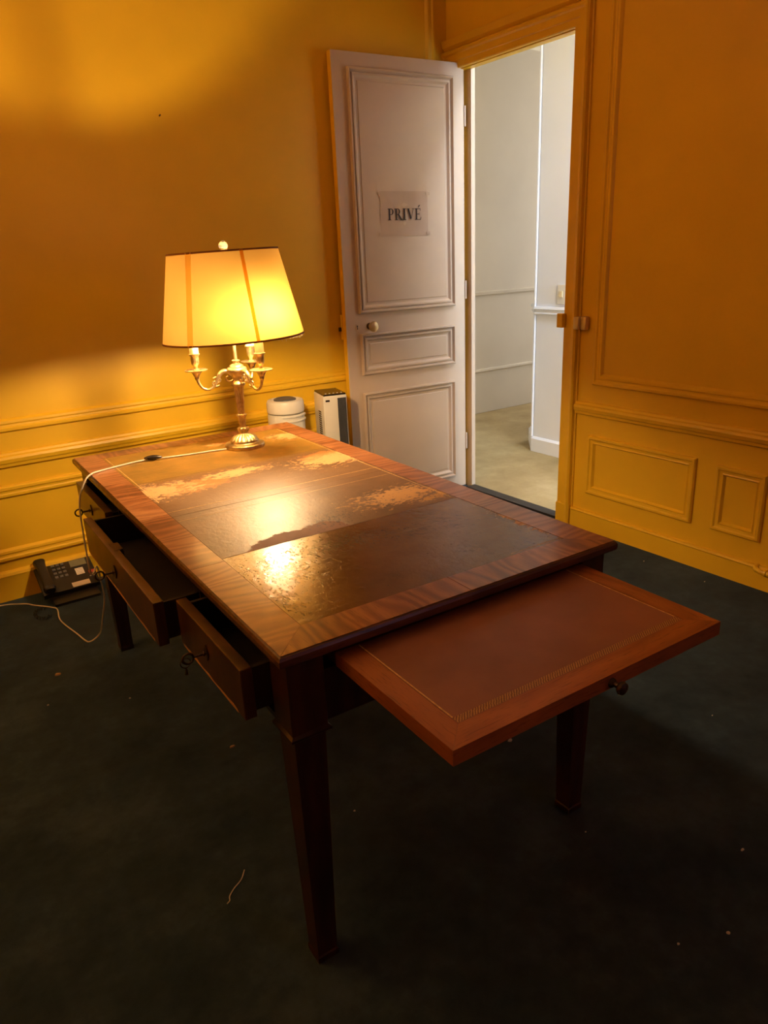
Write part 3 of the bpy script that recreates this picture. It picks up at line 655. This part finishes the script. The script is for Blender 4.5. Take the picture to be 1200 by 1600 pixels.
hub = MB().lathe([(0.019, 0.222), (0.024, 0.226), (0.025, 0.231), (0.022, 0.236), (0.018, 0.240), (0.017, 0.250), (0.020, 0.262), (0.028, 0.274), (0.036, 0.278), (0.037, 0.283), (0.033, 0.288), (0.026, 0.291), (0.025, 0.296), (0.018, 0.300), (0.011, 0.303), (0.010, 0.308), (0.0145, 0.311), (0.0145, 0.314), (0.008, 0.317)], 40).build('hub', 'brass', lamp, smooth=True, angle=50)
MB().lathe([(0.0062, 0.312), (0.0062, 0.679)], 16).build('centre_rod', 'brass', lamp, smooth=True)
ARM = [(0.016, 0.262), (0.030, 0.276), (0.048, 0.278), (0.064, 0.266), (0.074, 0.246), (0.086, 0.228), (0.104, 0.219), (0.122, 0.224), (0.134, 0.240), (0.139, 0.256), (0.140, 0.264)]
ARAD = [0.006, 0.0075, 0.0085, 0.0080, 0.0060, 0.0050, 0.0046, 0.0046, 0.0050, 0.0055, 0.0060]
for a_, lit in ((186, False), (66, False), (-54, True)):
    a = math.radians(a_); ca, sa = math.cos(a), math.sin(a)
    Q = lambda r, z, t=0.0: (r*ca - t*sa, r*sa + t*ca, z)
    pts = catmull(ARM, 4); rads = []
    for k in range(len(pts)):
        f = k/4; i = min(int(f), len(ARAD)-2); rads.append(ARAD[i]+(ARAD[i+1]-ARAD[i])*(f-i))
    b = MB(); ARM3 = catmull([(r, 0, z) for r, z in ARM], 4)
    b.tube([Q(p.x, p.z) for p in ARM3], rads, 10); arm = b.build('arm', 'brass', lamp, smooth=True, angle=60)
    # scrolled leaves on the arm
    b = MB()
    for cr, cz, sgn in ((0.072, 0.252, 1), (0.078, 0.236, -1), (0.030, 0.250, -1)):
        sp = [(cr+sgn*(0.016-0.0010*k)*math.cos(k*0.55+0.6), cz+sgn*(0.014-0.0010*k)*math.sin(k*0.55+0.6)-sgn*0.004) for k in range(11)]
        b.tube([Q(r, z) for r, z in sp], [0.0036-0.0002*k for k in range(11)], 8)
    b.build('scroll_leaf', 'brass', arm, smooth=True, angle=60)
    c = Q(0.140, 0)
    MB().lathe([(0.006, 0.256), (0.009, 0.262), (0.008, 0.265), (0.011, 0.272), (0.016, 0.282), (0.024, 0.287), (0.038, 0.2885), (0.040, 0.2915), (0.036, 0.293), (0.012, 0.2915), (0.008, 0.296)], 36, c).build('drip_pan', 'brass', arm, smooth=True, angle=50)
    MB().lathe([(0.0075, 0.294), (0.007, 0.302), (0.009, 0.308), (0.0135, 0.313), (0.0145, 0.330), (0.0140, 0.340), (0.0185, 0.343), (0.0190, 0.347), (0.0150, 0.349)], 48, c, flute=(12, 0.10, 0.312, 0.335)).build('candle_cup', 'brass', arm, smooth=True, angle=60)
    MB().lathe([(0.0150, 0.346), (0.0158, 0.352), (0.0152, 0.39), (0.0148, 0.425), (0.013, 0.430), (0.008, 0.431)], 24, c).build('candle_tube', 'candle_ivory', arm, smooth=True, angle=50)
    MB().lathe([(0.007, 0.429), (0.010, 0.434), (0.0165, 0.446), (0.0185, 0.458), (0.0165, 0.474), (0.0105, 0.492), (0.004, 0.506), (0.0008, 0.511)], 20, c).build('bulb', 'bulb_lit' if lit else 'bulb_glass', arm, smooth=True)
# shade (slightly askew)
SZ0, SZ1, SR0, SR1 = 0.392, 0.680, 0.245, 0.186
tilt = Matrix.Rotation(math.radians(-1.6), 4, 'Y')
def tl(p): v = Vector(p)-Vector((0, 0, 0.54)); v = tilt @ v; return v+Vector((0, 0, 0.54))
def ringp(r, z, n=72): return [tl((r*math.cos(2*PI*k/n), r*math.sin(2*PI*k/n), z)) for k in range(n)]
shade = MB().loft([ringp(SR0+(SR1-SR0)*k/6, SZ0+(SZ1-SZ0)*k/6) for k in range(7)], False).build('shade', 'shade', lamp, smooth=True); shade['label'] = 'ivory cloth drum shade glowing from inside'
def band(z0, z1, nm, mt, extra=0.0012):
    r = lambda z: SR0+(SR1-SR0)*(z-SZ0)/(SZ1-SZ0)
    MB().loft([ringp(r(z0)-extra, z0), ringp(r(z0)+extra, z0), ringp(r(z1)+extra, z1), ringp(r(z1)-extra, z1), ringp(r(z0)-extra, z0)], False).build(nm, mt, shade, smooth=True, angle=30)
band(SZ0-0.001, SZ0+0.005, 'trim_braid', 'shade_trim'); band(SZ1-0.005, SZ1+0.001, 'trim_braid', 'shade_trim')
for am, hw_ in ((-72.0, 0.006), (-125.5, 0.011)):
    a = math.radians(am); q = []
    for k in range(7):
        r = SR0+(SR1-SR0)*k/6+0.0012; z = SZ0+(SZ1-SZ0)*k/6; da = hw_/r
        q.append([tl((r*math.cos(a-da), r*math.sin(a-da), z)), tl((r*math.cos(a+da), r*math.sin(a+da), z))])
    b = MB()
    for k in range(6): b.poly([q[k][0], q[k][1], q[k+1][1], q[k+1][0]])
    b.build('seam_tape', 'seam' if am > -100 else 'seam_soft', shade)
b = MB()
for k in range(3):
    a = 2*PI*k/3+0.5; b.tube([tl((0.006*math.cos(a), 0.006*math.sin(a), 0.672)), tl((SR1*math.cos(a)*0.995, SR1*math.sin(a)*0.995, SZ1-0.004))], 0.0018, 6)
b.build('shade_spider', 'brass', shade)
MB().lathe([(0.006, 0.676), (0.008, 0.680), (0.012, 0.684), (0.012, 0.687)], 20).build('finial_cup', 'brass', lamp, smooth=True)
MB().lathe([(0.011, 0.687), (0.015, 0.692), (0.0155, 0.699), (0.0125, 0.706), (0.006, 0.711), (0.001, 0.713)], 10).build('finial', 'crystal', lamp)
b = MB()
for k in range(9):
    a = -0.95+0.07*k+0.02*math.sin(5*k); p = tl((SR0*math.cos(a), SR0*math.sin(a), SZ0)); ln = 0.004+0.008*((k*7) % 5)/5
    b.tube([p, p+Vector((0.002*math.sin(k), 0, -ln))], 0.0005, 4)
fr_ = b.build('fringe_threads', 'cord_white', shade); fr_['kind'] = 'stuff'
# lamp cord: off the desk edge, past the drawers, along the carpet
cord = tag(empty('lamp_cord', D(0.487, 1.452, 0.7735)), 'white lamp cord with brown inline switch trailing off the desk', 'cord')
oc = Vector(cord.location)
wp = [D(0.480, 1.452, 0.7735), D(0.42, 1.462, 0.7735), D(0.335, 1.473, 0.7735), D(0.245, 1.488, 0.7745)]
wp2 = [D(0.207, 1.502, 0.7745), D(0.14, 1.497, 0.7735), D(0.047, 1.470, 0.7735), D(0.006, 1.444, 0.7745), D(-0.022, 1.425, 0.758), D(-0.050, 1.415, 0.70),
       D(-0.058, 1.41, 0.60), D(-0.06, 1.40, 0.45), on_y(151, 885, 2.50), on_y(157, 905, 2.56), on_y(163, 935, 2.64), on_y(160, 968, 2.72), on_y(156, 990, 2.80)]
wp3 = [(0.452, 2.825, 0.0035), (0.432, 2.929, 0.0035), (0.405, 3.094, 0.0035), (0.417, 3.215, 0.0035), (0.404, 3.255, 0.0035), (0.345, 3.33, 0.0035), (0.30, 3.385, 0.0035), (0.16, 3.440, 0.0035), (-0.3, 3.452, 0.0035)]
def rest(p): return Vector((p.x, p.y, max(p.z, 0.0035 + floor_z(p.x, p.y))))
MB().tube([p-oc for p in catmull(wp, 8)], 0.0028, 8).build('cable', 'cord_white', cord, smooth=True)
MB().tube([rest(p)-oc for p in catmull(wp2+[Vector(p) for p in wp3], 8)], 0.0028, 8).build('cable', 'cord_white', cord, smooth=True)
pa, pb = wp[-1], wp2[0]; ax = (pb-pa).normalized(); sd = ax.cross(Vector((0, 0, 1)))
b = MB(); n = 14; rings = []
for k in range(n+1):
    c0 = pa-ax*0.010+ax*((pb-pa).length+0.020)*k/n+Vector((0, 0, 0.0055))-oc; f = max(0.25, max(0.0, math.sin(PI*k/n))**0.6)
    rings.append([c0+(sd*math.cos(2*PI*j/14)*0.0125+Vector((0, 0, 1))*math.sin(2*PI*j/14)*0.0088)*f for j in range(14)])
b.loft(rings).build('inline_switch', 'dark_panel', cord, smooth=True)

# ------------------------------------------------------------------ tower heater and round heater on the floor
tw = tag(empty('tower_heater', (1.93, 3.315, 0), math.radians(-14)), 'white tower heater with black top and grey grille beside the door', 'heater')
hw, hd, hh = 0.064, 0.092, 0.748
MB().box((-hw, -hd, 0.02), (hw, hd, hh-0.008), 0.008, 3).build('body', 'white_plastic', tw, smooth=True)
MB().box((-hw-0.012, -hd-0.012, 0), (hw+0.012, hd+0.012, 0.02), 0.006).build('foot', 'white_plastic', tw, smooth=True)
tp = MB().box((-hw+0.004, -hd+0.004, hh-0.009), (hw-0.004, hd-0.004, hh), 0.002).build('control_panel', 'dark_panel', tw)
for k in range(5): MB().lathe([(0.0045, 0), (0.004, 0.0015)], 12, (-hw+0.022+k*0.021, -hd+0.026, hh)).build('touch_button', 'white_plastic', tp)
gr = MB().box((0.012, -hd-0.002, 0.10), (hw-0.006, -hd+0.004, hh-0.022)).build('grille', 'dark_panel', tw)
for k in range(7): MB().box((0.0145+k*0.0062, -hd-0.006, 0.10), (0.0175+k*0.0062, -hd-0.001, hh-0.022)).build('grille_slat', 'grey_grille', gr)
MB().box((-hw+0.012, -hd-0.001, hh-0.038), (-hw+0.034, -hd+0.001, hh-0.028)).build('badge', 'iron', tw)
sv_ = MB().box((-hw-0.0005, -0.040, 0.42), (-hw+0.002, 0.010, 0.66)).build('side_vent', 'white_plastic', tw)
for k in range(20): MB().box((-hw-0.0012, -0.038, 0.425+k*0.0117), (-hw+0.001, 0.008, 0.431+k*0.0117)).build('vent_slot', 'dark_panel', sv_)
rh = tag(empty('round_heater', (1.672, 3.330, 0), math.radians(-18)), 'short round white heater between the desk and the tower heater', 'heater')
MB().lathe([(0.088, 0), (0.094, 0.006), (0.094, 0.66), (0.092, 0.672)], 48).build('body', 'white_plastic', rh, smooth=True, angle=30)
hd_ = MB().lathe([(0.090, 0.676), (0.095, 0.682), (0.095, 0.726), (0.090, 0.738), (0.072, 0.742), (0.070, 0.738), (0.002, 0.736)], 48).build('head', 'white_plastic', rh, smooth=True, angle=30)
MB().lathe([(0.058, 0.735), (0.056, 0.744), (0.046, 0.748), (0.040, 0.743), (0.002, 0.742)], 36).build('top_dial', 'grey_grille', hd_, smooth=True)
b = MB()
for zc in (0.640, 0.664):
    b.loft([[((0.0965+0.0035*math.cos(2*PI*j/8))*math.cos(a), (0.0965+0.0035*math.cos(2*PI*j/8))*math.sin(a), zc+0.006*math.sin(2*PI*j/8)) for j in range(8)] for a in [math.radians(-110+k*8) for k in range(13)]])
b.build('handle_lip', 'white_plastic', rh, smooth=True)
vt = MB().lathe([(0.0943, 0.30), (0.0945, 0.58)], 48, cap=False).build('vent_band', 'white_plastic', rh, smooth=True)
for c_ in range(4):
    for r_ in range(10):
        a = math.radians(-46+c_*10); z = 0.36+r_*0.0215
        ca, sa = math.cos(a), math.sin(a)
        P4 = [Vector((0.0952*ca-t*sa, 0.0952*sa+t*ca, z+zz)) for t, zz in ((-0.006, 0), (0.006, 0.004), (0.006, 0.013), (-0.006, 0.009))]
        b = MB(); b.loft([[p*1.0 for p in P4], [Vector((p.x*1.008, p.y*1.008, p.z)) for p in P4]]); b.build('vent_slot', 'dark_panel', vt)

# ------------------------------------------------------------------ desk telephone on the floor
ph = tag(empty('desk_telephone', (0.386, 3.295, 0)), 'black desk telephone with keypad and display on the floor by the wall', 'telephone')
TT = math.atan(0.4167)
def pp(mb, nm, mt, par=ph, **kw):
    o = mb.build(nm, mt, par, **kw)
    return o
RX = Matrix.Rotation(TT, 4, 'X'); RX.translation = (0, 0, 0.050)
def tilted(mb): bmesh.ops.transform(mb.bm, matrix=RX, verts=mb.bm.verts); return mb
body = pp(tilted(MB().box((0, 0, -0.026), (0.246, 0.186, 0.0), 0.004)), 'body', 'black_plastic', smooth=True)
MB().prism([(-0.045, 0.0), (0.15, 0.0), (0.15, 0.098), (0.012, 0.030), (-0.045, 0.012)], 0.030, 0.226, 'x').build('wedge_stand', 'black_plastic', ph)
hs = MB(); prof = []
NS = 22
for k in range(NS+1):
    t = k/NS; y = -0.004+0.206*t; e = abs(2*t-1)
    wd = 0.020+0.008*max(0, (e-0.45)/0.55)**1.2; lowz = 0.020-0.016*max(0, (e-0.5)/0.5); top = 0.050-0.006*e*e
    sh = 1.0 if 0 < k < NS else 0.75
    prof.append([(0.028+wd*sh*math.copysign(abs(math.cos(q))**0.6, math.cos(q)), y, (lowz+top)/2+(top-lowz)/2*sh*math.copysign(abs(math.sin(q))**0.6, math.sin(q))) for q in [2*PI*j/16 for j in range(16)]])
hs.loft(prof); pp(tilted(hs), 'handset', 'black_plastic', smooth=True)
pp(tilted(MB().box((0.150, 0.136, -0.001), (0.222, 0.178, 0.0022), 0.001)), 'display', 'lcd')
for r_ in range(4):
    for c_ in range(3): pp(tilted(MB().box((0.071+c_*0.021, 0.086+r_*0.0265, -0.001), (0.085+c_*0.021, 0.100+r_*0.0265, 0.0035), 0.0015, 1)), 'key', 'key_plastic')
pp(tilted(MB().box((0.126, 0.005, -0.001), (0.203, 0.034, 0.0012))), 'paper_label', 'label_white')
dl = pp(tilted(MB().box((0.163, 0.077, -0.001), (0.198, 0.120, 0.0010))), 'speed_dial_card', 'label_white')
for k in range(4): pp(tilted(MB().box((0.165, 0.083+k*0.0095, 0.001), (0.196, 0.085+k*0.0095, 0.0013))), 'printed_line', 'black_plastic', dl)
pp(tilted(MB().box((0.214, 0.070, -0.001), (0.244, 0.088, 0.0028), 0.001, 1)), 'red_button', 'label_red')
pp(tilted(MB().box((0.212, 0.048, -0.001), (0.240, 0.052, 0.0012))), 'label_strip', 'label_white')
cpts = []
for k in range(150):
    t = k/149; a = t*2*PI*13; b0 = 0.75+1.55*PI*t
    cx, cy = -0.030+0.030*math.cos(b0), -0.085+0.055*math.sin(b0)
    cpts.append((cx+0.006*math.cos(a)*math.cos(b0), cy+0.006*math.cos(a)*math.sin(b0), 0.0085+0.006*math.sin(a)))
MB().tube(cpts, 0.0017, 5).build('coiled_cord', 'cord_black', ph, smooth=True)

# ------------------------------------------------------------------ small things
pv = tag(empty('radiator_pipe', (XW-0.020, 1.445, 0.094)), 'yellow painted pipe elbow with collar at the baseboard', 'pipe')
b = MB(); b.tube(catmull([(0.022, 0.010, 0.004), (0.006, 0.010, 0.003), (-0.012, 0.0, 0.0), (-0.022, -0.020, 0.0), (-0.024, -0.06, -0.001), (-0.024, -0.35, -0.004)], 5), 0.0115, 12).build('pipe', 'yellow_paint', pv, smooth=True)
b = MB(); b.loft([[(-0.024+r*math.cos(2*PI*k/16), y, r*math.sin(2*PI*k/16)) for k in range(16)] for r, y in ((0.0118, -0.040), (0.0150, -0.042), (0.0150, -0.052), (0.0118, -0.054))], False).build('collar', 'yellow_paint', pv, smooth=True)
nl = on_y(249, 181, YW)
tag(MB().tube([(0, 0.002, 0), (0, -0.012, 0.002)], 0.003, 8).build('wall_nail', 'iron', None, loc=(nl.x, YW, nl.z)), 'small dark nail left in the yellow wall above the lamp', 'nail')
def scrap(px, py, s, mt, label, kind='flake', rz=0.0, cat='scrap'):
    p = on_z(px, py, 0); z = floor_z(p.x, p.y); b = MB(); rnd = random.Random(int(px*3+py))
    n = 7; ring = [((0.6+0.5*rnd.random())*s*math.cos(2*PI*k/n), (0.4+0.4*rnd.random())*s*math.sin(2*PI*k/n)) for k in range(n)]
    b.loft([[(x, y, 0.0) for x, y in ring], [(x*0.8, y*0.8, s*0.35+0.0006) for x, y in ring]])
    o = b.build('paper_scrap', mt, None, loc=(p.x, p.y, z)); o.rotation_euler.z = rz
    return tag(o, label, cat)
scrap(363, 1167, 0.0095, 'scrap_tan', 'tan chip on the carpet below the nearest drawer')
scrap(90, 1055, 0.013, 'scrap_tan', 'brownish flake on the carpet near the left frame edge')
scrap(203, 1091, 0.004, 'scrap_white', 'tiny white speck on carpet left of the nearest drawer')
scrap(75, 1102, 0.005, 'scrap_white', 'pale speck on the carpet nearest the left frame edge')
scrap(797, 1157, 0.009, 'scrap_white', 'pale flake on the carpet under the pull-out slide')
scrap(1160, 1328, 0.006, 'scrap_white', 'white fleck in the shaded carpet near the right frame edge')
scrap(1138, 1458, 0.006, 'scrap_white', 'white fluff in the lowest right part of the carpet')
scrap(1060, 1475, 0.004, 'scrap_white', 'faint speck left of the lowest white fluff')
scrap(915, 1300, 0.0035, 'scrap_white', 'tiny speck in front of the right desk leg')
scrap(1113, 1118, 0.004, 'scrap_white', 'white speck in the lit carpet right of the slide knob')
scrap(554, 1267, 0.004, 'scrap_white', 'faint speck just right of the nearest desk leg')
scrap(1006, 877, 0.004, 'scrap_white', 'tiny speck on carpet by the right baseboard, nearer the desk')
scrap(1101, 909, 0.004, 'scrap_white', 'tiny speck on carpet by the right baseboard, farther from the desk')
q = [on_z(x, y, 0.0015) for x, y in ((382, 1359), (377, 1374), (366, 1388), (359, 1400), (359, 1407), (355, 1412))]
tag(MB().tube(catmull(q, 6), 0.0014, 6).build('loose_thread', 'scrap_white', smooth=True), 'curved pale thread lying on the dark carpet in front', 'thread')

# ------------------------------------------------------------------ unseen uplighter added left of the frame to fill the walls with light
up = tag(empty('added_fill_lamp', (-1.1, 2.9, 0)), 'unseen brass uplighter added as warm fill for the walls, left of the telephone', 'lamp')
MB().lathe([(0.15, 0), (0.15, 0.012), (0.06, 0.025), (0.016, 0.04)], 40).build('base', 'brass', up, smooth=True)
MB().lathe([(0.013, 0.035), (0.013, 1.72)], 16).build('pole', 'brass', up, smooth=True)
MB().lathe([(0.02, 1.70), (0.07, 1.73), (0.14, 1.80), (0.18, 1.88), (0.178, 1.882), (0.135, 1.81), (0.06, 1.745), (0.002, 1.74)], 40).build('bowl', 'brass', up, smooth=True)
ul = bpy.data.lights.new('added_fill_glow', 'AREA'); ul.shape = 'DISK'; ul.size = 0.24; ul.energy = FILL_UPLIGHT_POWER; ul.color = (1.0, 0.62, 0.30)
uo = bpy.data.objects.new('added_fill_glow', ul); COL.objects.link(uo); uo.parent = up; uo.location = (0, 0, 1.86); uo.rotation_euler = (PI, 0, 0)
